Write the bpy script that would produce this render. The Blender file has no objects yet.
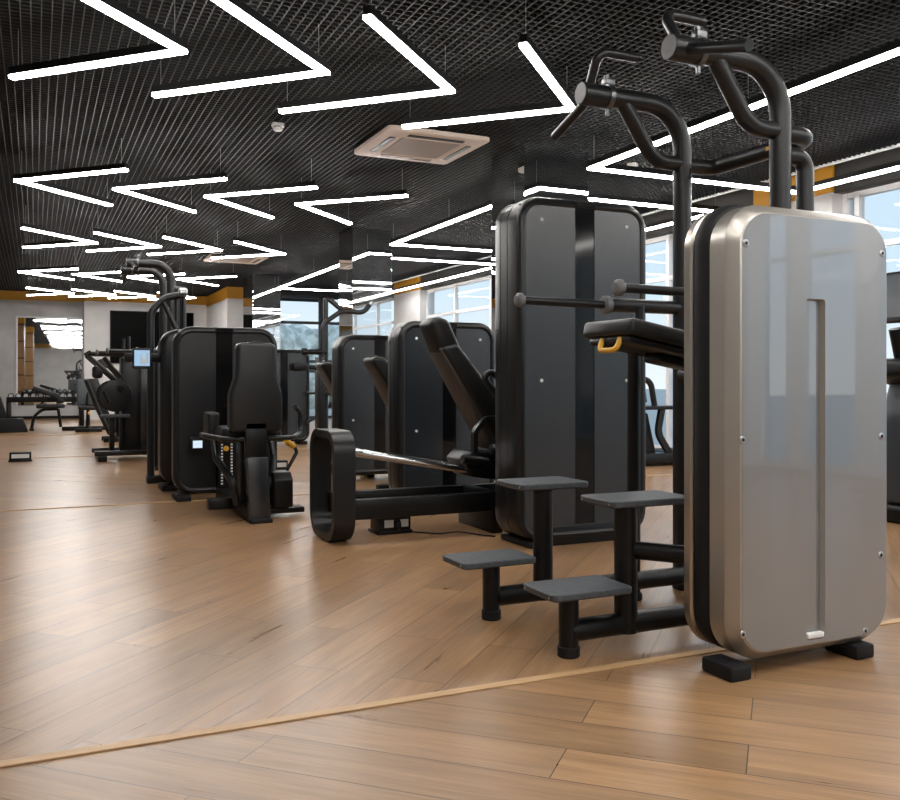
import bpy, bmesh, math, random
from mathutils import Vector, Matrix
random.seed(4)
S = bpy.context.scene
COL = S.collection
PI = math.pi

# ------------------------------------------------------------------ materials
def mat(name, col=(.5,.5,.5), rough=.5, metal=0., coat=0., spec=.5, emit=None, es=0.):
    m = bpy.data.materials.new(name); m.use_nodes = True
    b = m.node_tree.nodes['Principled BSDF']
    b.inputs['Base Color'].default_value = (*col, 1)
    b.inputs['Roughness'].default_value = rough
    b.inputs['Metallic'].default_value = metal
    b.inputs['Coat Weight'].default_value = coat
    b.inputs['Coat Roughness'].default_value = .04
    b.inputs['Specular IOR Level'].default_value = spec
    if emit:
        b.inputs['Emission Color'].default_value = (*emit, 1)
        b.inputs['Emission Strength'].default_value = es
    return m

def grain(m, c0, c1, scale, bump=0., coord='Object', stretch=(1,1,1), lo=.3, hi=.7):
    """noise variation of colour, and bump"""
    t = m.node_tree; N = t.nodes; L = t.links; b = N['Principled BSDF']
    tc = N.new('ShaderNodeTexCoord'); mp = N.new('ShaderNodeMapping')
    mp.inputs['Scale'].default_value = stretch
    no = N.new('ShaderNodeTexNoise'); no.inputs['Scale'].default_value = scale; no.inputs['Detail'].default_value = 5
    r = N.new('ShaderNodeValToRGB')
    r.color_ramp.elements[0].position = lo; r.color_ramp.elements[0].color = (*c0, 1)
    r.color_ramp.elements[1].position = hi; r.color_ramp.elements[1].color = (*c1, 1)
    L.new(tc.outputs[coord], mp.inputs['Vector']); L.new(mp.outputs[0], no.inputs['Vector'])
    L.new(no.outputs['Fac'], r.inputs[0]); L.new(r.outputs[0], b.inputs['Base Color'])
    if bump:
        bp = N.new('ShaderNodeBump'); bp.inputs['Strength'].default_value = bump; bp.inputs['Distance'].default_value = .01
        L.new(no.outputs['Fac'], bp.inputs['Height']); L.new(bp.outputs[0], b.inputs['Normal'])
    return m

M = {}
M['black'] = mat('satin black metal', (.004,.004,.0043), .36, spec=.28)
M['tube'] = mat('charcoal powder coated tube', (.0095,.010,.011), .34, .1, spec=.45)
M['shell'] = mat('charcoal plastic shell', (.006,.0063,.007), .33, spec=.4)
M['panel'] = mat('graphite sheet panel', (.012,.0155,.019), .27, 0., spec=.7)
M['gloss'] = mat('gloss black', (.003,.003,.0035), .08, spec=.3)
M['leather'] = grain(mat('black upholstery', (.012,.012,.012), .40, spec=.35), (.006,.006,.006), (.010,.010,.010), 120, .15)
M['rubber'] = mat('black rubber', (.007,.007,.0075), .65, spec=.3)
M['silver'] = mat('silver lacquer', (.225,.236,.246), .34, .5, 1.)
M['rim'] = mat('champagne lacquer', (.41,.385,.345), .36, .75, .3)
for _m in ('silver',):
    _b = M[_m].node_tree.nodes['Principled BSDF']; _b.inputs['Coat IOR'].default_value = 2.3; _b.inputs['Coat Roughness'].default_value = .02
M['champ'] = mat('champagne silver paint', (.42,.385,.335), .28, .9, .2)
M['darksteel'] = mat('dark steel', (.16,.165,.17), .35, 1.)
M['chrome'] = mat('chrome', (.75,.75,.76), .12, 1.)
M['steel'] = mat('brushed steel', (.45,.46,.47), .3, 1.)
M['knob'] = mat('grey knob plastic', (.12,.12,.125), .5)
M['yellow'] = mat('amber yellow plastic', (.75,.40,.03), .4)
M['tread'] = grain(mat('grey step tread', (.07,.08,.09), .55), (.040,.046,.053), (.062,.070,.079), 60, .3)
M['white'] = mat('white plastic', (.75,.75,.74), .4)
M['beige'] = mat('cream plastic', (.72,.60,.52), .5)
M['beige2'] = mat('cream grille', (.36,.30,.26), .6)
M['orange'] = mat('orange wall paint', (.50,.235,.008), .55)
M['darkpaint'] = mat('black ceiling paint', (.006,.006,.006), .8)
M['grid'] = mat('black ceiling grid', (.011,.011,.011), .55, spec=.3)
M['soffit'] = mat('dark brown soffit', (.02,.018,.016), .6)
M['mirror'] = mat('mirror', (.80,.82,.82), .02, 1.)
M['smoked'] = mat('column mirror', (.80,.83,.85), .02, 1.)
M['alu'] = mat('white aluminium', (.7,.71,.72), .4)
M['frame'] = mat('dark window frame', (.03,.035,.04), .45)
M['screen'] = mat('lit tablet screen', (.02,.02,.02), .2, emit=(.45,.72,1.), es=.75)
M['display'] = mat('lit counter display', (.02,.02,.02), .2, emit=(.7,.85,1.), es=1.0)
M['tv'] = mat('television glass', (.002,.002,.002), .3, spec=.02)
M['led'] = mat('white led diffuser', (.9,.9,.9), .5, emit=(1.,.965,.93), es=47.)
M['concrete'] = grain(mat('light microcement', (.5,.5,.5), .7), (.36,.36,.355), (.54,.54,.535), 1.6, .05)
M['plaster'] = grain(mat('pale plaster', (.7,.7,.7), .7), (.58,.575,.57), (.72,.715,.71), 2.)
M['wood'] = grain(mat('oak veneer', (.3,.17,.07), .5), (.24,.125,.042), (.34,.185,.07), 5, 0, 'Object', (4,4,.4))
M['woodtrim'] = grain(mat('pale oak strip', (.5,.3,.14), .45), (.46,.285,.135), (.58,.37,.19), 9, 0, 'Object', (.6,6,6))
M['brown'] = mat('brown skirting', (.13,.07,.03), .5)
M['ground'] = mat('pale paving outside', (.55,.52,.47), .8)
M['foliage'] = grain(mat('hazy foliage', (.2,.25,.2), .9), (.46,.47,.40), (.90,.89,.82), 2.2, 0, lo=.38, hi=.62)  # haze over the distant trees is put into these pale leaf colours
M['paper'] = mat('white paper', (.7,.7,.7), .6)

def glass_mat():
    m = bpy.data.materials.new('window glass'); m.use_nodes = True
    t = m.node_tree; t.nodes.clear()
    o = t.nodes.new('ShaderNodeOutputMaterial'); mx = t.nodes.new('ShaderNodeMixShader')
    tr = t.nodes.new('ShaderNodeBsdfTransparent'); gl = t.nodes.new('ShaderNodeBsdfGlossy')
    tr.inputs[0].default_value = (.92,.95,.965,1); gl.inputs['Roughness'].default_value = .02
    lw = t.nodes.new('ShaderNodeLayerWeight'); lw.inputs[0].default_value = .5
    pw = t.nodes.new('ShaderNodeMath'); pw.operation = 'POWER'; pw.inputs[1].default_value = 5.
    fr = t.nodes.new('ShaderNodeMath'); fr.operation = 'MULTIPLY_ADD'; fr.inputs[1].default_value = .06; fr.inputs[2].default_value = .012
    t.links.new(lw.outputs['Facing'], pw.inputs[0]); t.links.new(pw.outputs[0], fr.inputs[0])
    t.links.new(fr.outputs[0], mx.inputs[0]); t.links.new(tr.outputs[0], mx.inputs[1]); t.links.new(gl.outputs[0], mx.inputs[2])
    t.links.new(mx.outputs[0], o.inputs[0]); return m
M['glass'] = glass_mat()

def floor_mat():
    m = bpy.data.materials.new('oak plank floor'); m.use_nodes = True
    t = m.node_tree; N = t.nodes; L = t.links; b = N['Principled BSDF']
    uv = N.new('ShaderNodeUVMap'); uv.uv_map = 'UVMap'
    br = N.new('ShaderNodeTexBrick')
    br.offset = .37; br.offset_frequency = 2
    br.inputs['Color1'].default_value = (0,0,0,1); br.inputs['Color2'].default_value = (1,1,1,1); br.inputs['Mortar'].default_value = (.5,.5,.5,1)
    br.inputs['Scale'].default_value = 1; br.inputs['Mortar Size'].default_value = .0016; br.inputs['Mortar Smooth'].default_value = 0
    br.inputs['Brick Width'].default_value = 1.25; br.inputs['Row Height'].default_value = .195; br.inputs['Bias'].default_value = 0
    L.new(uv.outputs[0], br.inputs['Vector'])
    # shift the grain per plank
    sc = N.new('ShaderNodeVectorMath'); sc.operation = 'SCALE'; sc.inputs['Scale'].default_value = 13.
    L.new(br.outputs['Color'], sc.inputs[0])
    ad = N.new('ShaderNodeVectorMath'); ad.operation = 'ADD'
    L.new(uv.outputs[0], ad.inputs[0]); L.new(sc.outputs[0], ad.inputs[1])
    def noise(stretch, scale, detail, dist=0.):
        mp = N.new('ShaderNodeMapping'); mp.inputs['Scale'].default_value = stretch
        n = N.new('ShaderNodeTexNoise'); n.inputs['Scale'].default_value = scale; n.inputs['Detail'].default_value = detail
        n.inputs['Distortion'].default_value = dist
        L.new(ad.outputs[0], mp.inputs[0]); L.new(mp.outputs[0], n.inputs['Vector']); return n
    n1 = noise((.8, 9, 1), 2.0, 5, .5); n2 = noise((1.4, 45, 1), 3., 3, .2); n3 = noise((1.3, 3.5, 1), 1.4, 3, .6)
    r = N.new('ShaderNodeValToRGB'); e = r.color_ramp.elements
    e[0].position = .28; e[0].color = (.20,.112,.053,1); e[1].position = .72; e[1].color = (.45,.272,.138,1)
    x = e.new(.5); x.color = (.33,.188,.090,1)
    mx = N.new('ShaderNodeMix'); mx.data_type = 'FLOAT'; mx.inputs[0].default_value = .45
    L.new(n1.outputs['Fac'], mx.inputs[2]); L.new(n2.outputs['Fac'], mx.inputs[3]); L.new(mx.outputs[0], r.inputs[0])
    # grey weathered patches and the tone of each plank
    r3 = N.new('ShaderNodeMapRange'); r3.inputs[1].default_value = .52; r3.inputs[2].default_value = .75; r3.inputs[4].default_value = .55
    L.new(n3.outputs['Fac'], r3.inputs[0])
    c1 = N.new('ShaderNodeMixRGB'); c1.inputs[2].default_value = (.225,.150,.092,1)
    L.new(r3.outputs[0], c1.inputs[0]); L.new(r.outputs[0], c1.inputs[1])
    tn = N.new('ShaderNodeMapRange'); tn.inputs[3].default_value = .86; tn.inputs[4].default_value = 1.12
    L.new(br.outputs['Color'], tn.inputs[0])
    mu = N.new('ShaderNodeVectorMath'); mu.operation = 'SCALE'
    L.new(c1.outputs[0], mu.inputs[0]); L.new(tn.outputs[0], mu.inputs['Scale'])
    c2 = N.new('ShaderNodeMixRGB'); c2.inputs[2].default_value = (.05,.03,.018,1)
    L.new(br.outputs['Fac'], c2.inputs[0]); L.new(mu.outputs[0], c2.inputs[1]); L.new(c2.outputs[0], b.inputs['Base Color'])
    rr = N.new('ShaderNodeMapRange'); rr.inputs[3].default_value = .25; rr.inputs[4].default_value = .33
    L.new(n1.outputs['Fac'], rr.inputs[0]); L.new(rr.outputs[0], b.inputs['Roughness'])
    b.inputs['Specular IOR Level'].default_value = .5
    bp = N.new('ShaderNodeBump'); bp.inputs['Strength'].default_value = .04; bp.inputs['Distance'].default_value = .002
    L.new(n2.outputs['Fac'], bp.inputs['Height']); L.new(bp.outputs[0], b.inputs['Normal'])
    return m
M['floor'] = floor_mat()

# ------------------------------------------------------------------ mesh helpers
def B(): return bmesh.new()

def box(bm, x0, x1, y0, y1, z0, z1, bev=0., seg=2, mtx=None):
    r = bmesh.ops.create_cube(bm, size=1.)
    vs = r['verts']
    for v in vs:
        v.co = Vector(((x0+x1)/2 + v.co.x*(x1-x0), (y0+y1)/2 + v.co.y*(y1-y0), (z0+z1)/2 + v.co.z*(z1-z0)))
    if bev:
        es = list({e for v in vs for e in v.link_edges})
        r2 = bmesh.ops.bevel(bm, geom=es, offset=bev, segments=seg, affect='EDGES', profile=.5)
        vs = list({v for f in r2['faces'] for v in f.verts} | {v for v in vs if v.is_valid})
    if mtx:
        for v in vs: v.co = mtx @ v.co
    return vs

def fillet(pts, rad):
    pts = [Vector(p) for p in pts]
    if len(pts) < 3 or not rad: return pts
    out = [pts[0]]
    for i in range(1, len(pts)-1):
        p, a, b = pts[i], pts[i-1], pts[i+1]
        r = rad[i-1] if isinstance(rad, (list, tuple)) else rad
        da, db = (a-p), (b-p); la, lb = da.length, db.length; da.normalize(); db.normalize()
        ang = da.angle(db)
        if ang > PI-.02 or r <= 0: out.append(p); continue
        t = min(r/math.tan(ang/2), la*.48, lb*.48); r = t*math.tan(ang/2)
        c = p + (da+db).normalized()*(r/math.sin(ang/2))
        s, e = p+da*t-c, p+db*t-c
        n = max(3, int((PI-ang)/.2)); ax = s.cross(e).normalized(); tot = s.angle(e)
        for k in range(n+1): out.append(c + Matrix.Rotation(tot*k/n, 3, ax) @ s)
    out.append(pts[-1]); return out

def tube(bm, pts, r, fil=0., seg=14, cap=True, rr=None):
    P = fillet(pts, fil)
    n = len(P); T = []
    for i in range(n):
        d = (P[min(i+1,n-1)]-P[max(i-1,0)]); T.append(d.normalized())
    u = Vector((0,0,1)) if abs(T[0].z) < .9 else Vector((1,0,0))
    u = (u - T[0]*u.dot(T[0])).normalized(); rings = []
    for i in range(n):
        if i: u = (u - T[i]*u.dot(T[i])).normalized()
        w = T[i].cross(u)
        q = r if rr is None else rr[min(i, len(rr)-1)]
        rings.append([bm.verts.new(P[i] + (u*math.cos(2*PI*k/seg) + w*math.sin(2*PI*k/seg))*q) for k in range(seg)])
    for a, b in zip(rings, rings[1:]):
        for k in range(seg): bm.faces.new((a[k], a[(k+1)%seg], b[(k+1)%seg], b[k]))
    if cap: bm.faces.new(rings[0][::-1]); bm.faces.new(rings[-1])

def cyl(bm, a, b, r, seg=20, bev=0.):
    a, b = Vector(a), Vector(b)
    if bev:
        d = (b-a).normalized()*bev
        tube(bm, [a, a+d*.01, a+d, b-d, b-d*.01, b], r, 0, seg, True, [r-bev, r-bev*.95, r, r, r-bev*.95, r-bev])
    else: tube(bm, [a, b], r, 0, seg)

def sweep_rect(bm, pts, w, h, side, fil=0., closed=False):
    """flat bar: w across the vector side, h across the third direction"""
    P = fillet(pts, fil); n = len(P); side = Vector(side).normalized(); rings = []
    for i in range(n):
        a = P[(i-1)%n] if closed else P[max(i-1,0)]; c = P[(i+1)%n] if closed else P[min(i+1,n-1)]
        t = (c-a).normalized(); nn = t.cross(side).normalized()
        rings.append([bm.verts.new(P[i]+side*(sx*w/2)+nn*(sy*h/2)) for sx, sy in ((-1,-1),(1,-1),(1,1),(-1,1))])
    pairs = list(zip(rings, rings[1:])) + ([(rings[-1], rings[0])] if closed else [])
    for a, b in pairs:
        for k in range(4): bm.faces.new((a[k], a[(k+1)%4], b[(k+1)%4], b[k]))
    if not closed: bm.faces.new(rings[0][::-1]); bm.faces.new(rings[-1])

def rr_pts(x0, x1, z0, z1, r, n=8):
    out = []
    for cx, cz, a0 in ((x1-r,z1-r,0), (x0+r,z1-r,90), (x0+r,z0+r,180), (x1-r,z0+r,270)):
        for k in range(n+1):
            a = math.radians(a0+90*k/n); out.append((cx+r*math.cos(a), cz+r*math.sin(a)))
    return out

def loft(bm, x0, x1, z0, z1, r, prof, capa=True, capb=True, n=8, axis='y'):
    """rounded rectangle rings along an axis; prof = [(pos, inset)]"""
    rings = []
    for y, i in prof:
        rad = max(r-i, .004)
        ring = []
        for px, pz in rr_pts(x0+i, x1-i, z0+i, z1-i, rad, n):
            ring.append(bm.verts.new((px, y, pz) if axis == 'y' else ((y, px, pz) if axis == 'x' else (px, pz, y))))
        rings.append(ring)
    m = len(rings[0])
    for a, b in zip(rings, rings[1:]):
        for k in range(m): bm.faces.new((a[k], a[(k+1)%m], b[(k+1)%m], b[k]))
    if capa: bm.faces.new(rings[0])
    if capb: bm.faces.new(rings[-1][::-1])
    return rings

def prism(bm, pts, a0, a1, axis='y', bev=0., seg=3):
    def P(p, a): return (p[0], a, p[1]) if axis == 'y' else ((a, p[0], p[1]) if axis == 'x' else (p[0], p[1], a))
    A = [bm.verts.new(P(p, a0)) for p in pts]; C = [bm.verts.new(P(p, a1)) for p in pts]
    n = len(pts); fs = [bm.faces.new(A), bm.faces.new(C[::-1])]
    for k in range(n): fs.append(bm.faces.new((A[k], C[k], C[(k+1)%n], A[(k+1)%n])))
    bmesh.ops.recalc_face_normals(bm, faces=fs)
    if bev:
        es = list({e for v in A+C for e in v.link_edges})
        bmesh.ops.bevel(bm, geom=es, offset=bev, segments=seg, affect='EDGES', profile=.5)

def root_loc(o):
    while o.parent: o = o.parent
    return o.location

def part(name, bm, m, parent=None, sharp=38, smooth=True):
    bmesh.ops.recalc_face_normals(bm, faces=bm.faces[:])
    if parent is not None:
        l = root_loc(parent)
        for v in bm.verts: v.co -= l
    me = bpy.data.meshes.new(name); bm.to_mesh(me); bm.free()
    me.materials.append(M[m] if isinstance(m, str) else m)
    if smooth:
        me.polygons.foreach_set('use_smooth', [True]*len(me.polygons)); me.set_sharp_from_angle(angle=math.radians(sharp))
    o = bpy.data.objects.new(name, me); COL.objects.link(o)
    if parent is not None: o.parent = parent
    return o

def thing(name, label, cat, loc=(0,0,0), group=None):
    o = bpy.data.objects.new(name, None); o.empty_display_size = .1; COL.objects.link(o)
    o.location = loc; o['label'] = label; o['category'] = cat
    if group: o['group'] = group
    return o

def tag(o, label, cat, group=None):
    o['label'] = label; o['category'] = cat
    if group: o['group'] = group
    return o

def struct(name, bm, m, parent=None, smooth=False):
    o = part(name, bm, m, parent, smooth=smooth)
    if parent is None: o['kind'] = 'structure'
    return o

def copy_tree(o, parent=None, loc=None, label=None):
    c = o.copy(); COL.objects.link(c)
    if parent is not None: c.parent = parent
    if loc is not None: c.location = loc
    if label: c['label'] = label
    for ch in list(o.children): copy_tree(ch, c)
    return c

# ------------------------------------------------------------------ setting
XL, XR, YB, YF, ZC = -3.0, 7.75, -11., 24.7, 3.2
TR = [-12.5, -7.5, -2.45, 2.61, 7.66, 12.7, 17.75, 22.8, 27]
bm = B(); uvl = bm.loops.layers.uv.new('UVMap')
for i in range(len(TR)-1):
    y0, y1 = TR[i], TR[i+1]
    f = bm.faces.new([bm.verts.new(p) for p in ((XL-.2,y0,0),(XR+.3,y0,0),(XR+.3,y1,0),(XL-.2,y1,0))])
    s = 1 if i % 2 else -1      # plank direction turns at every strip
    for l in f.loops:
        x, y = l.vert.co.x, l.vert.co.y-2.61
        l[uvl].uv = ((x + s*y)/math.sqrt(2) + i*.37, (-s*x + y)/math.sqrt(2)+.0285)
fl = part('floor', bm, 'floor', smooth=False); fl['kind'] = 'structure'
for i, y in enumerate(TR[2:8]):
    bm = B(); box(bm, XL, XR, y-.02, y+.02, .0002, .005, .0015, 1); struct('trim_%d' % (i+1), bm, 'woodtrim')

# open cell grid ceiling, black slab above
bm = B(); c = .058
x = -2.98
def strip(bm, x0, x1, y0, y1, z0, z1):
    v = [bm.verts.new(p) for p in ((x0,y0,z0),(x1,y0,z0),(x1,y1,z0),(x0,y1,z0),(x0,y0,z1),(x1,y0,z1),(x1,y1,z1),(x0,y1,z1))]
    for q in ((3,2,1,0),(0,1,5,4),(1,2,6,5),(2,3,7,6),(3,0,4,7)): bm.faces.new([v[k] for k in q])
while x < 7.30:
    strip(bm, x-.003, x+.003, YB, YF, ZC, ZC+.035); x += c
y = YB+.03
while y < YF:
    strip(bm, XL, 7.33, y-.003, y+.003, ZC+.0005, ZC+.035); y += c
struct('ceiling', bm, 'grid')
bm = B(); box(bm, XL-.2, XR+.3, YB-.2, YF+.2, 3.75, 3.85); struct('ceiling_slab', bm, 'darkpaint')
bm = B(); box(bm, 7.33, 7.37, YB, 22.1, ZC-.012, ZC+.05); struct('trim_7', bm, 'alu')
bm = B(); box(bm, 7.62, XR+.3, YB, 22.2, 2.96, 3.75); struct('wall_right', bm, 'soffit')

# left and back walls
bm = B(); box(bm, XL-.2, XL, YB-.2, YF+.4, 0, 2.95); struct('wall_left', bm, 'concrete')
bm = B(); box(bm, XL-.2, XL+.012, YB-.2, YF+.4, 2.95, 3.75); struct('wall_left_band', bm, 'orange')
bm = B(); box(bm, XL-.2, XR+.3, YB-.2, YB, 0, 2.95); struct('wall_back', bm, 'plaster')
bm = B(); box(bm, XL-.2, XR+.3, YB-.2, YB+.012, 2.95, 3.75); struct('wall_back_band', bm, 'orange')
# far wall: mirror bay, television wall, block by the window
bm = B(); box(bm, XL, 1.12, YF, YF+.3, 0, 2.98); struct('wall_far', bm, 'concrete')
bm = B(); box(bm, XL, 1.12, YF-.01, YF+.3, 2.98, 3.75); struct('wall_far_band', bm, 'orange')
bm = B(); box(bm, 1.12, 4.2, 24.3, YF+.3, 0, 2.98); struct('wall_far_pier', bm, 'plaster')
bm = B(); box(bm, 1.12, 4.2, 24.29, YF+.3, 2.98, 3.75); struct('wall_far_pier_band', bm, 'orange')
bm = B(); box(bm, 4.12, 5.35, 21.5, YF+.3, 0, 2.93); struct('wall_far_block', bm, 'plaster')
bm = B(); box(bm, 4.11, 5.36, 21.49, YF+.3, 2.93, 3.75); struct('wall_far_block_band', bm, 'orange')
bm = B(); box(bm, XL, 1.12, YF-.02, YF, 0, .1); struct('baseboard_far', bm, 'brown')
bm = B(); box(bm, 5.36, XR+.2, 22.15, 22.4, 3.13, 3.75); struct('wall_far_header', bm, 'soffit')

# mirror in the far wall
t = thing('wall_mirror', 'large wall mirror behind the dumbbell rack on the far left wall', 'mirror', (.34, YF-.02, .37))
bm = B(); box(bm, -.39, 1.08, YF-.02, YF-.004, .37, 2.55); [setattr(v, 'co', Matrix.Translation((.34,YF-.02,0)) @ Matrix.Rotation(math.radians(-1.), 4, 'Z') @ Matrix.Translation((-.34,-YF+.02,0)) @ v.co) for v in bm.verts]; mo = part('mirror_glass', bm, 'mirror', t)
bm = B(); box(bm, -.43, -.39, YF-.04, YF, .37, 2.58); box(bm, -.43, 1.1, YF-.04, YF, 2.55, 2.58); part('frame', bm, 'alu', t)

# television
t = thing('television', 'large black switched off television on the far wall', 'television', (2.75, 24.28, 1.2))
bm = B(); box(bm, 1.72, 3.78, 24.235, 24.275, 1.42, 2.76, .008); part('casing', bm, 'black', t)
bm = B(); box(bm, 1.745, 3.755, 24.231, 24.236, 1.45, 2.735); part('screen', bm, 'tv', t)
bm = B(); box(bm, 2.4, 3.1, 24.27, 24.298, 1.7, 2.4); part('wall_bracket', bm, 'black', t)

# windows, right side
def window_right(n, y0, y1, muls):
    bm = B(); s = .03
    for yy in (y0, y1): box(bm, 7.75, 7.83, yy-s, yy+s, 0, 2.96)
    for yy in muls: box(bm, 7.75, 7.83, yy-(.15 if yy in (-1.95,-2.9) else s), yy+(.15 if yy in (-1.95,-2.9) else s), 0, 2.96)
    for zz, hh in ((2.93, .03), (2.38, .03), (.05, .05)): box(bm, 7.76, 7.82, y0, y1, zz-hh, zz+hh)
    w = struct('window_%d' % n, bm, 'alu')
    bm = B(); box(bm, 7.785, 7.795, y0, y1, .05, 2.93); part('pane', bm, 'glass', w, smooth=False)
pil = [(-10.9,-9.9), (-4.6,-3.5), (6.9,8.02), (18.05,19.6)]
spans = [(-9.9,-4.6,(-8.1,-6.4)), (-3.5,6.9,(-2.9,-1.95,0.,1.75,3.5,5.2,6.72)), (8.02,18.05,(9.8,11.6,13.4,15.0,16.6)), (19.6,22.15,(20.9,))]
for k, (a, b, m_) in enumerate(spans): window_right(k+1, a+.03, b-.03, m_)
for k, (a, b) in enumerate(pil):
    bm = B(); box(bm, 7.60, 7.95, a, b, 0, 2.97); w = struct('wall_right_pier_%d' % (k+1), bm, 'plaster')
    bm = B(); box(bm, 7.59, 7.95, a-.01, b+.01, 2.97, 3.75); part('orange_band', bm, 'orange', w, smooth=False)
# far window
bm = B()
for xx in (5.39, 6.62, 7.72): box(bm, xx-.05, xx+.05, 22.2, 22.28, 0, 3.13)
for zz in (.05, 1.22, 1.47, 2.45, 3.10): box(bm, 5.39, 7.72, 22.2, 22.28, zz-.035, zz+.035)
w = struct('window_5', bm, 'frame')
bm = B(); box(bm, 5.39, 7.72, 22.235, 22.245, .05, 3.1); part('pane', bm, 'glass', w, smooth=False)

# outside
bm = B(); box(bm, -60, 90, -60, 120, -.6, -.45); struct('ground', bm, 'ground')
bm = B()
for k in range(260):
    a = random.uniform(7, 26); yy = random.uniform(44, 52)
    r = random.uniform(.6, 1.4)
    q = bmesh.ops.create_icosphere(bm, subdivisions=2, radius=r)
    for v in q['verts']:
        n = v.co.normalized(); v.co *= 1+.16*math.sin(n.x*9+k)*math.sin(n.y*8+2*k)*math.cos(n.z*9)
        v.co += Vector((a, yy, 0))
    dz = random.uniform(-.3, 3.1)
    for v in q['verts']: v.co.z += dz
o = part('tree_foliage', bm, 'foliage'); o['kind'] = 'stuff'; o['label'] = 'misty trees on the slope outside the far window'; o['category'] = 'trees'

# mirror clad columns
for k, (x0, x1, y0, y1) in enumerate(((4.13,4.84,7.31,7.97), (4.15,4.75,12.35,12.98), (4.1,4.68,18.65,19.6), (4.15,4.8,2.0-.0,2.6) if False else (4.15,4.8,-3.4,-2.8))):
    bm = B(); box(bm, x0, x1, y0, y1, 0, 3.75, .003, 1); w = struct('column_%d' % (k+1), bm, 'smoked')

# ------------------------------------------------------------------ lights
def vee(label, ax, ay, s, zz=2.9, ext=.93):
    ax -= s*.035; ext -= .02
    t = thing('pendant_light', label, 'light', (ax, ay, zz), 'V shaped pendant lights')
    pts = [(ax-s*ext, ay-.92, 0), (ax, ay, 0), (ax-s*ext, ay+.92, 0)]
    d = .0225
    def poly(z0, z1, w, m, name):
        bm = B(); k = w*math.sqrt(2); h = w/math.sqrt(2)
        q = [(ax-s*ext-s*h, ay-.92+h), (ax-s*ext+s*h, ay-.92-h), (ax+s*k, ay), (ax-s*ext+s*h, ay+.92+h), (ax-s*ext-s*h, ay+.92-h), (ax-s*k, ay)]
        prism(bm, q, z0, z1, 'z'); return part(name, bm, m, t, smooth=False)
    poly(zz, zz+.021, d, 'led', 'diffuser'); poly(zz+.021, zz+.07, d, 'black', 'housing')
    for px, py, _ in pts:
        bm = B(); ix = px + s*.04*(1 if px != ax else -1)
        tube(bm, [(ix, py + (0 if px == ax else (.04 if py < ay else -.04)), zz+.06), (ix, py + (0 if px == ax else (.04 if py < ay else -.04)), ZC+.03)], .0016, 0, 6); part('cable', bm, 'steel', t)
    return t
ordn = ['first', 'second', 'third', 'fourth']
rows = [(5.40, 1, [.81,1.67,2.53,3.47], 'V shaped white light pointing right, %s from left in the nearest row overhead'),
        (9.58, -1, [-.19,.70,1.59,2.56], 'V shaped white light pointing left, %s from left in the second row overhead'),
        (13.45, 1, [.80,1.65,2.51,3.46], 'V shaped white light pointing right, %s from left in the third row back'),
        (17.64, -1, [-.28,.61,1.50,2.42], 'V shaped white light pointing left, %s from left in the fourth row back'),
        (21.5, 1, [.79,1.66,2.50,3.40], 'V shaped white light pointing right, %s from left in the fifth row, farthest')]
for ay, s, xs, lb in rows:
    for k, ax in enumerate(xs): vee(lb % ordn[k], ax, ay, s)
for j, (ay, s) in enumerate(((1.25,-1), (-2.9,1), (-7.,-1))):   # rows behind the camera, seen in the mirrors
    for k in range(4):
        vee('V shaped light pointing %s, %s from left in the %s row behind the camera' % ('left' if s < 0 else 'right', ordn[k], ordn[j]), [.79,1.65,2.5,3.4][k] - (0 if s > 0 else .95), ay, s)

def loop_light(label, x0, x1, y0, y1, zz=2.9):
    t = thing('pendant_light', label, 'light', ((x0+x1)/2, (y0+y1)/2, zz), 'rectangular pendant lights')
    w = .0235
    for z0, z1, m, nm in ((zz, zz+.021, 'led', 'diffuser'), (zz+.021, zz+.07, 'black', 'housing')):
        bm = B()
        box(bm, x0-w, x1+w, y0-w, y0+w, z0, z1); box(bm, x0-w, x1+w, y1-w, y1+w, z0, z1)
        box(bm, x0-w, x0+w, y0+w, y1-w, z0, z1); box(bm, x1-w, x1+w, y0+w, y1-w, z0, z1)
        part(nm, bm, m, t, smooth=False)
    for px in (x0, x1):
        for py in (y0+.05, (y0+y1)/2, y1-.05):
            bm = B(); tube(bm, [(px,py,zz+.06),(px,py,ZC+.03)], .0016, 0, 6); part('cable', bm, 'steel', t)
loop_light('long rectangular white light frame above the silver machine, nearest', 4.56, 7.06, 2.9, 6.85)
loop_light('long rectangular white light frame between the first and second mirror columns', 4.57, 7.06, 8.02, 11.86)
loop_light('rectangular white light frame beyond the second mirror column, near the far window', 4.60, 7.06, 13.21, 18.55)
loop_light('rectangular white light frame behind the camera', 4.56, 7.06, -2.4, 1.6)

# ceiling cassettes
def cassette(label, x, y):
    t = thing('air_conditioner', label, 'air conditioner', (x, y, 3.16))
    a = .49; bm = B()
    loft(bm, x-a, x+a, y-a, y+a, .05, [(3.145,.012),(3.155,0),(3.185,0)], False, True, 4, 'z')
    # face with a square hole for the grille
    loft(bm, x-a, x+a, y-a, y+a, .05, [(3.145,.012),(3.142,.20),(3.152,.21)], False, False, 4, 'z')
    part('panel', bm, 'beige', t)
    bm = B(); box(bm, x-a+.21, x+a-.21, y-a+.21, y+a-.21, 3.144, 3.17); g = part('grille', bm, 'beige2', t)
    for k in range(4):
        bm = B(); R_ = Matrix.Translation((x,y,0)) @ Matrix.Rotation(k*PI/2, 4, 'Z')
        box(bm, -.27, .27, -.40, -.345, 3.137, 3.15, .004, 1, R_); part('louvre', bm, 'black', t)
        bm = B(); box(bm, -.27, .27, -.335, -.322, 3.134, 3.15, .003, 1, R_); part('vane', bm, 'beige', t)
cassette('cream ceiling air conditioner cassette above the leg press, nearest', 3.24, 7.69)
cassette('cream ceiling air conditioner cassette far back behind the third light row', 3.25, 16.2)

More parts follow.
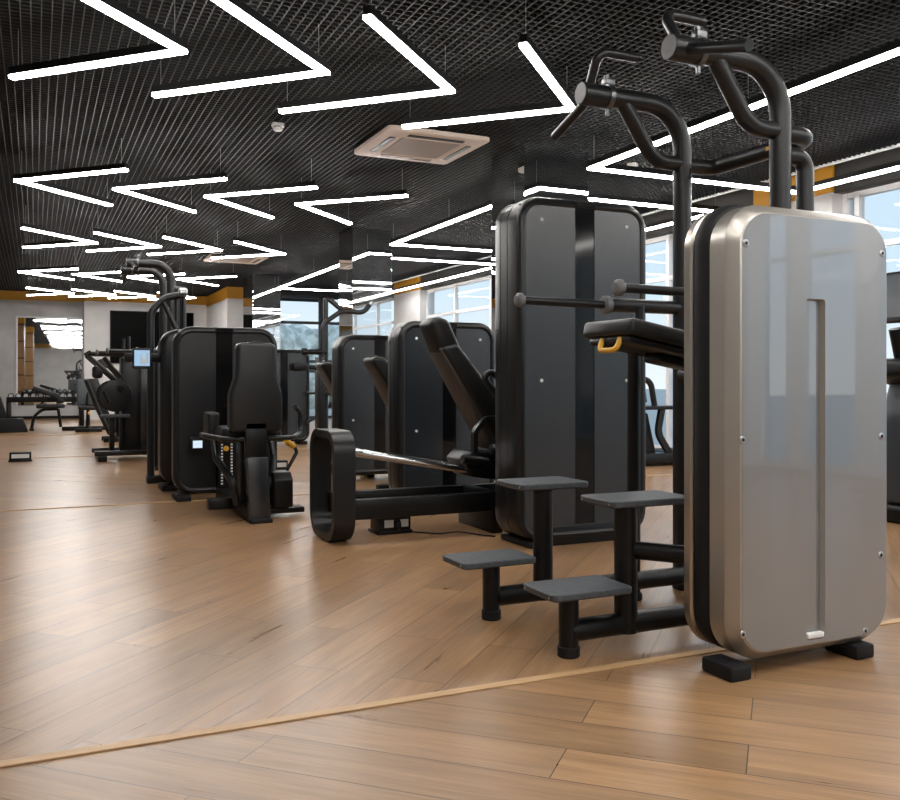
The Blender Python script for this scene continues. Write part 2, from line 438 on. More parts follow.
def detector(label, x, y, m='white'):
    t = thing('smoke_detector', label, 'smoke detector', (x, y, ZC), 'smoke detectors')
    bm = B(); cyl(bm, (x,y,ZC-.02), (x,y,ZC+.01), .055); part('base', bm, m, t)
    bm = B(); cyl(bm, (x,y,ZC-.055), (x,y,ZC-.02), .042, 20, .012); part('sensor', bm, m, t)
detector('small white smoke detector under the ceiling grid beside the third nearest V light', 1.90, 7.66)
detector('small white smoke detector inside the light frame near first column', 4.93+.6, 7.55)
detector('small white smoke detector between the second and third mirror columns', 5.2, 15.6)

# ------------------------------------------------------------------ wood lockers (seen in the mirror)
def locker(label, x0, x1, y0, y1):
    t = thing('wooden_locker', label, 'locker', ((x0+x1)/2, (y0+y1)/2, 0))
    bm = B(); box(bm, x0, x1, y0, y1, 0, 2.95); part('carcass', bm, 'black', t)
    for k in range(5):
        bm = B(); box(bm, x0+.0, x1, y1, y1+.02, .02+k*.585, .57+k*.585, .003, 1); part('door', bm, 'wood', t)
    bm = B(); box(bm, x0-.01, x1+.01, y0-.01, y1+.03, 2.95, 3.19); part('top_panel', bm, 'orange', t)
locker('oak locker column with five doors against left wall, nearer the far mirror', -1.30, -.68, 14.3, 14.9)
locker('oak locker column with five doors against left wall, farther from the far mirror', -1.02, -.62, 8.0, 8.5)

# ------------------------------------------------------------------ machine building blocks
def feet(p, xs, y0, y1, w=.09, h=.05):
    for x in xs:
        bm = B(); box(bm, x-w/2, x+w/2, y0, y1, 0, h, .008); part('foot', bm, 'rubber', p)

def dark_tower(p, x0, x1, y0, y1, z1, slot=None, rivets=True, zb=.05, r=.13, front='panel'):
    """tower with two rounded shells and a face panel on the camera side"""
    d = y1-y0; ya = y0+.045; yb = y0+d*.42; yc = y0+d*.66
    bm = B(); loft(bm, x0, x1, zb, z1, r, [(y0+.018,.055),(y0+.006,.05),(y0,.036),(y0+.006,.016),(y0+.02,.004),(y0+.04,0),(yb-.006,0),(yb,.006)], False, False); 
    sh = part('front_shell', bm, 'shell', p)
    bm = B(); loft(bm, x0, x1, zb, z1, r, [(yb,.006),(yb+.004,.0),(yc-.004,0),(yc,.006)], False, False); part('middle_shell', bm, 'shell', p)
    bm = B(); loft(bm, x0, x1, zb, z1, r, [(yc,.006),(yc+.004,.0),(y1-.05,0),(y1-.015,.02),(y1,.05)], False, True); part('rear_shell', bm, 'shell', p)
    s0, s1 = slot if slot else (x0+(x1-x0)*.44, x0+(x1-x0)*.58)
    bm = B(); box(bm, x0+.03, x1-.03, y0+.035, y0+.05, zb+.05, z1-.05); part('back_plate', bm, 'black', p)
    # face panels, cut to the rounded outline
    i = .053; out = rr_pts(x0+i, x1-i, zb+i, z1-i, max(r-i,.01), 8)
    for a, b, nm in ((x0, s0, 'side_panel'), (s1, x1, 'side_panel')):
        pts = [(min(max(px,a),b), pz) for px, pz in out if a-1e-6 <= px <= b+1e-6]
        zt, zq = z1-i, zb+i
        if a == x0: pts = [q for q in [(s0,zt)]+pts+[(s0,zq)]]
        else: 
            up = [q for q in pts if q[1] > (zb+z1)/2]; dn = [q for q in pts if q[1] <= (zb+z1)/2]
            pts = up+[(s1,zt),(s1,zq)]+dn
        bm = B(); prism(bm, pts, y0+.012, y0+.03, 'y'); part(nm, bm, front, p)
    bm = B(); box(bm, s0+.002, s1-.002, y0+.016, y0+.034, zb+i, z1-i); cp = part('centre_strip', bm, 'gloss', p)
    bm = B(); box(bm, s0-.001, s1+.001, y0-.003, y0+.03, z1-.045, z1-.012); part('strip_cap', bm, 'gloss', p)
    if rivets:
        for px in (x0+.15*(x1-x0)+.02, x1-.17*(x1-x0)):
            for pz in (z1-.14, z1*.57-.2 if z1 > 1.8 else .6):
                bm = B(); cyl(bm, (px,y0+.004,pz), (px,y0+.014,pz), .011, 12, .003); part('rivet', bm, 'white', p)
    return sh

# ------------------------------------------------------------------ chin and dip machine, silver
def chin_dip(label, ox, oy, silver=True, steps=True, zs=1., xs=1.):
    def q(x, y, z): return (2.82+(x-2.82)*xs+ox, y+oy, z*zs if z > .6 else z)
    p = thing('chin_dip_machine', label, 'exercise machine', q(2.45, 2.9, 0))
    x0, x1 = 2.108+ox, 2.862+ox; Y = 2.32+oy; z0, z1 = .045, 1.60
    if silver:
        bm = B()
        loft(bm, x0, x1, z0, z1, .145, [(Y+.001,.037),(Y+.004,.030),(Y+.03,.008),(Y+.045,0),(Y+.118,0),(Y+.122,.006)], False, True, 10)
        part('cover_rim', bm, 'rim', p, 25)
        bm = B(); out = [bm.verts.new((a, Y, b)) for a, b in rr_pts(x0+.036, x1-.036, z0+.036, z1-.036, .11, 10)]
        gx0, gx1 = 2.432+ox, 2.522+ox
        ia = [bm.verts.new((a, Y, b)) for a, b in rr_pts(gx0, gx1, .095, 1.283, .012, 3)]
        n = len(ia); m = len(out)
        es = [bm.edges.new((ia[k], ia[(k+1)%n])) for k in range(n)] + [bm.edges.new((out[k], out[(k+1)%m])) for k in range(m)]
        bmesh.ops.triangle_fill(bm, edges=es, use_beauty=True)
        bmesh.ops.solidify(bm, geom=bm.faces[:], thickness=.004)
        fc = part('front_cover', bm, 'silver', p, 25)
        bm = B(); loft(bm, gx0, gx1, .095, 1.283, .012, [(Y+.0005,.0),(Y+.020,.005)], False, False, 3); part('groove_edge', bm, 'rim', fc, 25)
        bm = B(); box(bm, gx0, gx1, Y+.020, Y+.024, .095, 1.283); part('groove_floor', bm, 'silver', fc)
        for a, b in ((2.16,1.458),(2.804,1.462),(2.146,.80),(2.80,.795),(2.146,.15),(2.717,.095),(2.797,.363)):
            bm = B(); cyl(bm, (a+ox,Y-.003,b), (a+ox,Y+.004,b), .013, 14, .002); s_ = part('screw', bm, 'steel', p)
            bm = B(); cyl(bm, (a+ox,Y-.0045,b), (a+ox,Y-.002,b), .006, 6); part('socket', bm, 'black', s_)
        bm = B(); box(bm, 2.44+ox, 2.515+ox, Y-.004, Y+.018, .098, .118, .005); part('groove_clip', bm, 'white', p)
    if not silver: x0 = 2.60+ox; z1 = 1.3
    bm = B(); loft(bm, x0-.008, x1+.008, z0, z1+.022, .155, [(Y+.12,.03),(Y+.126,.012),(Y+.14,.003),(Y+.165,0),(Y+.19,.003),(Y+.204,.012),(Y+.21,.03)], True, True, 10); part('gasket', bm, 'rubber', p)
    bm = B(); loft(bm, x0-.006, x1+.006, z0, z1+.012, .152, [(Y+.208,.01),(Y+.215,.0),(Y+.245,0),(Y+.256,.012)], False, True, 10); part('back_cover', bm, 'champ' if silver else 'shell', p)
    for a in ((2.125, 2.70) if silver else (2.70,)):
        bm = B(); box(bm, a-.045+ox, a+.045+ox, Y-.02, Y+.13, 0, .052, .01); part('foot', bm, 'rubber', p)
    # uprights with overhead arms
    for yy, sg in ((2.83, -1), (3.455, 1)):
        bm = B(); tube(bm, [q(2.82,yy,.09), q(2.82,yy,2.305), q(2.36,yy,2.30)], .044, .20, 20); part('upright', bm, 'tube', p)
        if silver: bm = B(); tube(bm, [q(2.475,yy,2.29), q(2.65,yy,2.035), q(2.80,yy,2.035)], .036, .13, 16); part('gusset_tube', bm, 'tube', p)
        bm = B(); cyl(bm, q(2.245,yy,2.30), q(2.40,yy,2.30), .051, 24, .003); sl = part('sleeve', bm, 'tube', p)
        bm = B(); cyl(bm, q(2.243,yy,2.30), q(2.247,yy,2.30), .046, 24); part('end_cap', bm, 'knob', sl)
        bm = B(); cyl(bm, q(2.375,yy,2.30), q(2.40,yy,2.30), .057, 24); tube(bm, [q(2.385,yy,2.355), q(2.385,yy,2.40)], .012, 0, 8); box(bm, q(2.37,0,0)[0], q(2.42,0,0)[0], yy-.02+oy, yy+.02+oy, 2.355*zs, 2.385*zs, .004); tube(bm, [q(2.39,yy,2.25), q(2.39,yy,2.215)], .010, 0, 8); part('clamp', bm, 'darksteel', p)
        if silver: bm = B(); tube(bm, [q(2.29,yy,2.33), q(2.285,yy-sg*.085,2.468), q(2.49,yy-sg*.085,2.468)], .021, .05, 12); part('inner_grip', bm, 'tube', p)
        bm = B(); tube(bm, [q(2.31,yy,2.30), q(2.325,yy+sg*.35,2.20)], .023, 0, 12); part('outer_grip', bm, 'tube', p)
        # dip arm
        gx = 2.01 if yy < 3 else 1.93
        bm = B(); tube(bm, [q(2.80,yy,1.345), q(2.39,yy,1.345)], .032, 0, 16); da = part('dip_arm', bm, 'tube', p)
        bm = B(); tube(bm, [q(2.40,yy,1.345), q(gx,yy,1.35)], .018, 0, 12); part('grip', bm, 'tube', da)
        bm = B(); cyl(bm, q(2.365,yy,1.345), q(2.40,yy,1.345), .042, 20, .006); part('ring', bm, 'knob', da)
        bm = B(); cyl(bm, q(gx-.02,yy,1.35), q(gx+.02,yy,1.35), .032, 20, .012); part('knob', bm, 'knob', da)
    bm = B(); tube(bm, [q(2.84,3.455,2.03), q(3.0,3.455,2.03), q(3.0,2.83,2.03), q(2.84,2.83,2.03)], .036, .13, 16); part('crossbar', bm, 'tube', p)
    bm = B(); box(bm, 2.962+ox, 2.966+ox, 2.98+oy, 3.06+oy, 2.022*zs, 2.04*zs, .001, 1); part('sticker', bm, 'yellow', p)
    bm = B(); tube(bm, [q(2.84,2.83,1.94), q(2.96,2.83,1.94), q(2.96,2.83,1.45), q(2.86,2.83,1.30)], .036, .09, 16); part('support_tube', bm, 'tube', p)
    # knee pad on its lever
    if silver:
        R_ = Matrix.Translation((q(2.08,0,0)[0], 0, 1.243)) @ Matrix.Rotation(math.radians(10), 4, 'Y')
        bm = B(); box(bm, 0, .62, 2.84+oy, 3.18+oy, -.066, 0, .018, 3, R_); kp = part('knee_pad', bm, 'leather', p)
        bm = B(); box(bm, .02, .60, 2.87+oy, 3.15+oy, -.095, -.064, .01, 2, R_); box(bm, .24, .66, 2.95+oy, 3.07+oy, -.13, -.09, .015, 2, R_); part('pad_base', bm, 'black', kp)
        bm = B(); tube(bm, [R_ @ Vector((.022, 2.93+oy, -.075)), R_ @ Vector((.01, 2.93+oy, -.125)), R_ @ Vector((.01, 3.05+oy, -.125)), R_ @ Vector((.022, 3.05+oy, -.075))], .011, .025, 10); part('pull_handle', bm, 'yellow', kp)
        bm = B(); tube(bm, [q(2.45,3.0,1.12), q(2.82,3.0,1.02)], .03, 0, 14); tube(bm, [q(2.80,2.83,1.02), q(2.80,3.43,1.02)], .034, 0, 14); part('lever', bm, 'tube', p)
    if silver:
        bm = B(); tube(bm, [q(2.50,3.36,1.335), q(2.50,3.36,1.22), q(2.50,3.1,1.17)], .022, .04, 12); part('stop_rod', bm, 'tube', p)
        bm = B(); tube(bm, [q(2.475,3.37,.03), q(2.475,3.37,1.16)], .030, 0, 16); tube(bm, [q(2.475,3.37,1.14), q(2.475,3.05,1.14)], .022, 0, 12); part('lever_post', bm, 'black', p)
        bm = B(); cyl(bm, q(2.475,3.37,0), q(2.475,3.37,.035), .038, 18, .005); part('foot', bm, 'rubber', p)
    # base
    for yy in (2.78, 3.35):
        bm = B(); tube(bm, [q(1.755 if silver else 2.6,yy,.092), q(2.86,yy,.092)], .041, 0, 16); part('base_rail', bm, 'black', p)
    bm = B(); tube(bm, [q(2.84,2.5,.092), q(2.84,3.45,.092)], .041, 0, 16); part('cross_rail', bm, 'black', p)
    bm = B(); cyl(bm, q(2.82,3.45,0), q(2.82,3.45,.06), .05, 16, .006); part('foot', bm, 'rubber', p)
    if steps:
        for yy in (2.78, 3.35):
            lx = 1.755 if yy < 3 else 1.735
            bm = B(); tube(bm, [q(lx,yy,.02), q(lx,yy,.235)], .037, 0, 18); l_ = part('step_post', bm, 'black', p)
            bm = B(); cyl(bm, q(lx,yy,0), q(lx,yy,.04), .041, 18, .004); part('foot_cap', bm, 'rubber', l_)
            hx = 2.005 if yy < 3 else 1.985
            bm = B(); tube(bm, [q(hx,yy,.06), q(hx,yy,.525)], .043, 0, 18); part('step_post', bm, 'black', p)
            for xa, xb, ya, yb, zt in (((1.625,1.965,2.67,2.90,.254), (1.905,2.275,2.71,2.95,.557)) if yy < 3 else ((1.57,1.915,3.27,3.50,.257), (1.86,2.195,3.30,3.56,.558))):
                bm = B(); loft(bm, xa+ox, xb+ox, ya+oy, yb+oy, .025, [(zt-.026,.006),(zt-.02,0),(zt-.004,0),(zt,.004)], True, True, 4, 'z'); tr = part('step_plate', bm, 'tread', p)
                for yq in (ya+.03, yb-.03):
                    bm = B(); cyl(bm, (xa-.002+ox, yq+oy, zt-.013), (xa+.004+ox, yq+oy, zt-.013), .005, 8); part('screw', bm, 'steel', tr)
        bm = B(); tube(bm, [q(2.02,2.78,.365), q(2.165,2.585,.365)], .034, 0, 16); part('brace_tube', bm, 'black', p)
    return p
chin_dip('assisted chin and dip machine with big silver cover, nearest on the right', 0, 0)

# ------------------------------------------------------------------ leg press with the tall tower
p = thing('leg_press_machine', 'black leg press with tall tower, sloping chrome rails and reclined back pad', 'exercise machine', (2.5, 5.2, 0))
dark_tower(p, 2.592, 3.525, 4.65, 5.0, 2.10, (2.99,3.13), True, .03, .15)
bm = B(); box(bm, 2.70, 3.42, 4.66, 4.98, 0, .12, .008); part('plinth', bm, 'black', p)
feet(p, (2.72, 3.38), 4.63, 5.0, .13, .035)
bm = B()
sweep_rect(bm, [(1.697,y,z) for y,z in ((5.45,.665),(5.215,.665),(5.215,.03),(5.70,.03),(5.70,.665),(5.45,.665))][0:1] + [(1.697,5.215,.665),(1.697,5.215,.03),(1.697,5.70,.03),(1.697,5.70,.665),(1.697,5.46,.665)], .135, .046, (1,0,0), .14, False)
part('end_loop', bm, 'tube', p, 50)
bm = B(); box(bm, 1.64, 1.75, 5.34, 5.56, 0, .012); part('foot', bm, 'rubber', p)
for ya in (5.215, 5.64):
    bm = B(); box(bm, 1.74, 3.45, ya, ya+.06, .145, .268, .006); part('side_beam', bm, 'black', p)
for xx in (2.7, 3.35):
    bm = B(); box(bm, xx, xx+.08, 5.2, 5.72, 0, .268, .01); part('cross_beam', bm, 'black', p)
bm = B(); box(bm, 3.1, 3.2, 4.9, 5.25, 0, .1, .01); part('link_beam', bm, 'black', p)
for ya in (5.40, 5.56):
    bm = B(); tube(bm, [(1.74,ya,.56), (3.2,ya,.30)], .026, 0, 16); part('guide_rod', bm, 'chrome', p)
bm = B(); prism(bm, [(2.56,.47),(2.62,.53),(2.98,.50),(3.02,.30),(2.62,.36)], 5.33, 5.63, 'y', .012); part('carriage', bm, 'black', p)
bm = B(); cyl(bm, (2.53,5.30,.485), (2.72,5.30,.455), .033, 20, .006); part('roller', bm, 'black', p)
bm = B(); cyl(bm, (2.74,5.30,.54), (2.95,5.30,.505), .036, 20, .006); part('roller', bm, 'black', p)
# back pad: shell, cushion, headrest
def recline(p, pts_shell, pts_pad, pts_head, y0, y1):
    bm = B(); prism(bm, pts_shell, y0+.02, y1-.02, 'y', .012); sh = part('back_shell', bm, 'brownlit', p)
    bm = B(); prism(bm, pts_pad, y0, y1, 'y', .03, 4); part('back_pad', bm, 'leather', p)
    if pts_head:
        bm = B(); prism(bm, pts_head, y0+.02, y1-.02, 'y', .035, 4); part('headrest', bm, 'leather', p)
M['brownlit'] = mat('brown-lit plastic shell', (.045,.036,.030), .5)  # brownish light on the back shells is put into this colour
recline(p, [(2.435,1.21),(2.48,1.22),(2.90,.56),(2.84,.52)], [(2.44,1.215),(2.56,1.245),(2.66,1.13),(2.97,.74),(2.97,.55),(2.88,.56)], [(2.365,1.385),(2.43,1.425),(2.51,1.40),(2.60,1.21),(2.56,1.165),(2.455,1.16)], 5.42, 5.69)
bm = B(); tube(bm, [(2.47,5.555,1.30), (2.52,5.555,1.12)], .02, 0, 8); part('headrest_rod', bm, 'darksteel', p)
bm = B(); sweep_rect(bm, [(2.64,5.34,.50), (2.64,5.34,.66), (2.72,5.34,.745), (2.84,5.34,.745)], .05, .03, (0,1,0), .06); part('hand_grip', bm, 'tube', p)
bm = B(); prism(bm, [(2.90,.55),(2.86,.63),(3.22,.70),(3.26,.60)], 5.36, 5.72, 'y', .025); part('seat_pad', bm, 'leather', p)
bm = B(); tube(bm, [(2.80,5.33,.90), (2.70,5.33,1.02), (2.76,5.33,1.06), (2.95,5.33,.9)], .022, .05, 12); part('shoulder_grip', bm, 'tube', p)
bm = B(); box(bm, 3.36, 3.44, 5.2, 5.75, .45, 1.25, .015); part('foot_plate', bm, 'tread', p)

# ------------------------------------------------------------------ two further machines in that row
def press_machine(label, x0, y0, w, z1, bx, bz, extra=False):
    p = thing('seated_press_machine', label, 'exercise machine', (x0+w/2, y0, 0))
    dark_tower(p, x0, x0+w, y0, y0+.30, z1, None, True, .05, .15)
    feet(p, (x0+.12, x0+w-.12), y0+.02, y0+.3, .12, .052)
    ya, yb = y0+.72, y0+1.0
    s = bz-1.2
    bm = B(); prism(bm, [(bx+.02,1.14+s),(bx+.05,1.15+s),(bx+.37,.62+s),(bx+.31,.60+s)], ya+.02, yb-.02, 'y', .01); part('back_shell', bm, 'brownlit', p)
    bm = B(); prism(bm, [(bx,1.165+s),(bx+.03,1.20+s),(bx+.12,1.195+s),(bx+.20,1.11+s),(bx+.47,.72+s),(bx+.42,.58+s),(bx+.36,.60+s)], ya, yb, 'y', .03, 4); bk = part('back_pad', bm, 'leather', p)
    bm = B(); cyl(bm, (bx+.06,(ya+yb)/2,1.195+s), (bx+.055,(ya+yb)/2,1.207+s), .028, 16, .004); part('top_plug', bm, 'gloss', bk)
    bm = B(); prism(bm, [(bx+.36,.55),(bx+.36,.48),(bx+.80,.52),(bx+.80,.60)], ya-.03, yb+.03, 'y', .025); part('seat_pad', bm, 'leather', p)
    bm = B(); tube(bm, [(bx+.55,(ya+yb)/2,.06), (bx+.55,(ya+yb)/2,.50)], .05, 0, 16); part('seat_post', bm, 'black', p)
    bm = B(); box(bm, bx+.1, x0+w, (ya+yb)/2-.05, (ya+yb)/2+.05, 0, .09, .01); box(bm, x0+w*.45, x0+w*.55, y0+.25, yb, 0, .09, .01); part('base_beam', bm, 'black', p)
    bm = B(); sweep_rect(bm, [(bx+.3,(ya+yb)/2,.06), (bx+.26,(ya+yb)/2,.5), (bx+.30,(ya+yb)/2,.68)], .06, .04, (0,1,0), .1); part('back_post', bm, 'tube', p)
    for yy in (ya-.09, yb+.09):
        bm = B(); tube(bm, [(bx+.5,yy,.52), (bx+.55,yy,.66), (bx+.75,yy,.66)], .018, .05, 10); part('side_grip', bm, 'tube', p)
    return p
press_machine('black seated press machine with reclined pad, tower right behind the leg press', 2.565, 6.5, .85, 1.465, 2.60, 1.20)
press_machine('black seated press machine half hidden, farther tower behind the leg press row', 2.72, 8.5, .84, 1.452, 2.75, 1.19)

# ------------------------------------------------------------------ hip abductor machine in front of a wide tower
p = thing('hip_abductor_machine', 'black hip abductor machine with upright back pad and yellow weight pin', 'exercise machine', (1.43, 6.9, 0))
dark_tower(p, 1.03, 1.90, 7.65, 7.82, 1.445, (1.375,1.515), False, .05, .16, 'shell')
feet(p, (1.11, 1.82), 7.62, 7.9, .12, .052)
bm = B(); box(bm, 1.385, 1.515, 7.60, 7.625, .10, .51); st = part('weight_stack', bm, 'black', p)
for k in range(14):
    for xx in (1.405, 1.485):
        bm = B(); box(bm, xx, xx+.016, 7.594, 7.60, .13+k*.025, .143+k*.025); part('weight_label', bm, 'paper', st)
bm = B(); cyl(bm, (1.445,7.57,.43), (1.445,7.60,.43), .022, 16, .004); part('weight_pin', bm, 'yellow', st)
bm = B(); box(bm, 1.40,1.47,7.592,7.60,.485,.497); part('stack_tag', bm, 'yellow', st)
bm = B(); box(bm, 1.16, 1.27, 7.61, 7.655, .42, .53, .004); ds = part('counter', bm, 'black', p)
bm = B(); box(bm, 1.18, 1.255, 7.606, 7.612, .44, .50); part('display', bm, 'display', ds)
# column and seat
Y5 = 6.30
bm = B(); prism(bm, [(1.335,.46),(1.485,.46),(1.505,.02),(1.362,.02)], Y5-.03, Y5+.07, 'y', .008); part('front_column', bm, 'panel', p)
bm = B(); prism(bm, [(1.355,0),(1.515,0),(1.51,.03),(1.36,.03)], Y5-.06, Y5+.10, 'y', .006); part('foot', bm, 'rubber', p)
bm = B(); box(bm, 1.335, 1.485, Y5, Y5+.06, .44, .70, .006); part('back_post', bm, 'black', p)
bm = B(); prism(bm, [(1.275,1.235),(1.30,1.262),(1.53,1.262),(1.555,1.235),(1.562,1.02),(1.60,.90),(1.60,.66),(1.575,.63),(1.255,.63),(1.228,.66),(1.228,.90),(1.268,1.02)], Y5, Y5+.13, 'y', .028, 4); bk = part('back_pad', bm, 'leather', p)
bm = B(); box(bm, 1.36, 1.47, Y5+.03, Y5+.09, 1.255, 1.268, .004); part('top_slot', bm, 'gloss', bk)
bm = B(); loft(bm, 1.20, 1.63, 6.42, 6.90, .06, [(.575,.03),(.585,.008),(.60,0),(.635,0),(.655,.015),(.66,.04)], True, True, 6, 'z'); part('seat_pad', bm, 'leather', p)
bm = B(); box(bm, 1.36, 1.48, 6.3, 7.6, .02, .10, .008); part('base_beam', bm, 'black', p)
bm = B(); box(bm, 1.36, 1.48, 6.6, 6.75, .08, .58, .008); part('seat_post', bm, 'black', p)
bm = B(); box(bm, 1.15, 1.38, 6.70, 6.80, .05, .13, .008); part('stabiliser', bm, 'black', p)
# thigh levers with pads and handles
for sg, xc in ((-1, 1.42), (1, 1.42)):
    xo = xc+sg*.21
    bm = B(); tube(bm, [(xc+sg*.10,6.52,.10), (xc+sg*.14,6.50,.28), (xo,6.72,.42), (xo,6.85,.60)], .026, .08, 14); lv = part('thigh_lever', bm, 'tube', p)
    bm = B(); box(bm, xo-.05, xo+.035, 6.78, 7.02, (.56), .76, .022, 3); part('thigh_pad', bm, 'leather', lv)
bm = B(); tube(bm, [(1.50,6.35,.585), (1.70,6.38,.585), (1.795,6.55,.61), (1.795,6.55,.76), (1.74,6.5,.80)], .018, .06, 12); part('side_handle', bm, 'tube', p)
bm = B(); tube(bm, [(1.34,6.35,.585), (1.20,6.38,.585), (1.11,6.6,.60), (1.11,6.75,.60)], .020, .06, 12); part('side_handle', bm, 'tube', p)
bm = B(); prism(bm, [(6.40,.08),(6.40,.28),(6.46,.33),(6.62,.33),(6.72,.26),(6.72,.08)], 1.56, 1.70, 'x', .01); part('pivot_cover', bm, 'black', p)
bm = B(); box(bm, 1.46, 1.80, 6.45, 6.60, .03, .07, .008); part('foot_rest', bm, 'black', p)
bm = B(); tube(bm, [(1.665,6.58,.27), (1.78,6.60,.46), (1.765,6.60,.50), (1.70,6.56,.53)], .014, .02, 10); la = part('adjust_lever', bm, 'tube', p)
bm = B(); tube(bm, [(1.755,6.60,.505), (1.685,6.55,.55)], .022, 0, 12); part('lever_grip', bm, 'yellow', la)

# ------------------------------------------------------------------ left row behind: tower with tablet, tall uprights
def side_tower(label, x0, y0, w=.82, z1=1.46, tablet=False, hook=True):
    p = thing('weight_machine', label, 'exercise machine', (x0+w/2, y0, 0))
    bm = B(); loft(bm, x0, x0+w, .05, z1, .16, [(y0,.05),(y0+.012,.016),(y0+.03,.003),(y0+.05,0),(y0+.20,0),(y0+.23,.02)], True, True); part('tower_shell', bm, 'shell', p)
    bm = B(); loft(bm, x0-.003, x0+w+.003, .047, z1+.003, .163, [(y0+.052,0),(y0+.075,0)], False, False); part('edge_highlight', bm, 'steel', p)  # steel band stands in for the bright highlight along the shell edge
    feet(p, (x0+.08, x0+w-.1), y0, y0+.3, .13, .052)
    bm = B(); box(bm, x0+.2, x0+w-.1, y0+.28, y0+.36, .5, .75, .02); part('back_pad', bm, 'leather', p)
    bm = B(); box(bm, x0+.35, x0+.45, y0+.2, y0+.6, 0, .08, .01); tube(bm, [(x0+.4,y0+.5,.05), (x0+.4,y0+.5,.45)], .04, 0, 12); part('base_beam', bm, 'black', p)
    bm = B(); box(bm, x0+.2, x0+.6, y0+.35, y0+.65, .43, .50, .02); part('seat_pad', bm, 'leather', p)
    if tablet:
        bm = B(); box(bm, x0-.30, x0+.02, y0+.06, y0+.12, 1.16, 1.24, .008); a = part('tablet_arm', bm, 'black', p)
        bm = B(); loft(bm, x0-.235, x0-.075, 1.10, 1.285, .02, [(y0+.02,.004),(y0+.025,0),(y0+.06,0)], True, True, 4); s_ = part('tablet', bm, 'black', p)
        bm = B(); box(bm, x0-.22, x0-.09, y0+.014, y0+.021, 1.125, 1.265); sc = part('screen', bm, 'screen', s_)
        for a, b, c_, d_ in ((-.17,-.155,1.145,1.23),(-.15,-.125,1.14,1.19),(-.12,-.105,1.15,1.24)):
            bm = B(); box(bm, x0+a, x0+b, y0+.012, y0+.016, c_, d_); part('screen_figure', bm, 'steel', s_)
    if hook:
        bm = B(); tube(bm, [(x0+.02,y0+.01,.12), (x0-.01,y0-.10,.25), (x0-.04,y0-.12,.33)], .014, .05, 10); l_ = part('adjust_lever', bm, 'black', p)
        bm = B(); tube(bm, [(x0-.045,y0-.12,.32), (x0+.02,y0-.12,.40)], .024, 0, 12); part('lever_grip', bm, 'yellow', l_)
    return p
side_tower('dark weight tower just behind the hip abductor tower, with lit tablet on an arm', 1.02, 8.4, tablet=True, hook=False)
side_tower('dark weight tower third in the left row, with yellow lever grip low', 1.27, 10.85, hook=True)
chin_dip('second chin and dip machine with dark cover, tall bent arms in the left row', 1.31-2.82, 9.90-2.83, False, False, .965, .78)

# pulldown frame rising above the left row
def frame_machine(label, x0, y0, xs, z):
    p = thing('pulldown_machine', label, 'exercise machine', (x0+.3, y0, 0))
    return p
p = thing('pulldown_machine', 'dark pulldown frame with bent top tube in the left row', 'exercise machine', (1.35, 9.2, 0))
bm = B(); tube(bm, [(1.02,9.15,.06), (1.02,9.15,1.66), (1.14,9.15,1.80), (1.32,9.15,1.84)], .035, .16, 14); part('main_tube', bm, 'tube', p)
bm = B(); tube(bm, [(1.13,9.15,1.78), (1.26,9.15,1.50)], .026, 0, 12); part('diagonal_tube', bm, 'tube', p)
for xx in (1.27, 1.335):
    bm = B(); tube(bm, [(xx,9.18,.06), (xx,9.18,1.86)], .024, 0, 12); part('rear_post', bm, 'tube', p)
bm = B(); cyl(bm, (1.28,9.13,1.86), (1.36,9.13,1.86), .045, 18, .01); part('pulley', bm, 'steel', p)
bm = B(); box(bm, .98, 1.42, 9.08, 9.24, 0, .07, .01); part('base_beam', bm, 'black', p)
bm = B(); box(bm, 1.1, 1.3, 9.02, 9.12, .55, .62, .02); part('knee_pad', bm, 'leather', p)

# ------------------------------------------------------------------ press machine with flat step seat, left of the row
p = thing('row_machine', 'black seated row machine with large side discs and low flat seat', 'exercise machine', (1.0, 12.2, 0))
for ya in (11.75, 12.35):
    bm = B(); box(bm, .66, 1.56, ya, ya+.09, .07, .13, .008); part('base_rail', bm, 'tube', p)
for xx in (.75, 1.48):
    bm = B(); box(bm, xx-.05, xx+.05, 11.72, 12.46, .0, .075, .01); part('base_foot', bm, 'black', p)
bm = B(); box(bm, .84, .90, 11.9, 12.0, .12, .53, .005); box(bm, .955, 1.0, 11.9, 12.0, .12, .53, .005); part('seat_post', bm, 'black', p)
bm = B(); loft(bm, .735, 1.075, 11.8, 12.1, .03, [(.53,.01),(.54,0),(.56,0),(.57,.01)], True, True, 4, 'z'); part('seat_plate', bm, 'tread', p)
bm = B(); box(bm, 1.0, 1.42, 12.12, 12.5, .1, 1.29, .02); part('tower_body', bm, 'shell', p)
bm = B(); box(bm, 1.22, 1.45, 12.08, 12.14, .12, 1.20, .01); part('tower_cover', bm, 'panel', p)
for xx in (1.03, 1.095):
    bm = B(); tube(bm, [(xx,12.2,1.2), (xx,12.2,1.56 if xx > 1.05 else 1.53)], .017, 0, 12); part('guide_rod', bm, 'tube', p)
for yy in (12.0, 12.55):
    bm = B(); tube(bm, [(1.10,yy,1.33), (.62,yy,1.33)], .024, 0, 12); a = part('top_arm', bm, 'tube', p)
    bm = B(); cyl(bm, (.585,yy,1.315), (.635,yy,1.345), .032, 16, .006); part('knob', bm, 'black', a)
    bm = B(); tube(bm, [(.60,yy,1.31), (.66,yy,1.25), (.95,yy,.98)], .022, .04, 12); part('press_arm', bm, 'tube', p)
    bm = B(); cyl(bm, (.92,yy-.02,.80), (.92,yy+.02,.80), .20, 32, .008); part('side_disc', bm, 'shell', p)
    bm = B(); tube(bm, [(.78,yy,.86), (.84,yy,.72)], .03, 0, 12); part('disc_grip', bm, 'black', p)
    bm = B(); cyl(bm, (.98,yy-.06,.90), (.98,yy-.02,.90), .045, 18, .008); part('pivot_knob', bm, 'black', p)
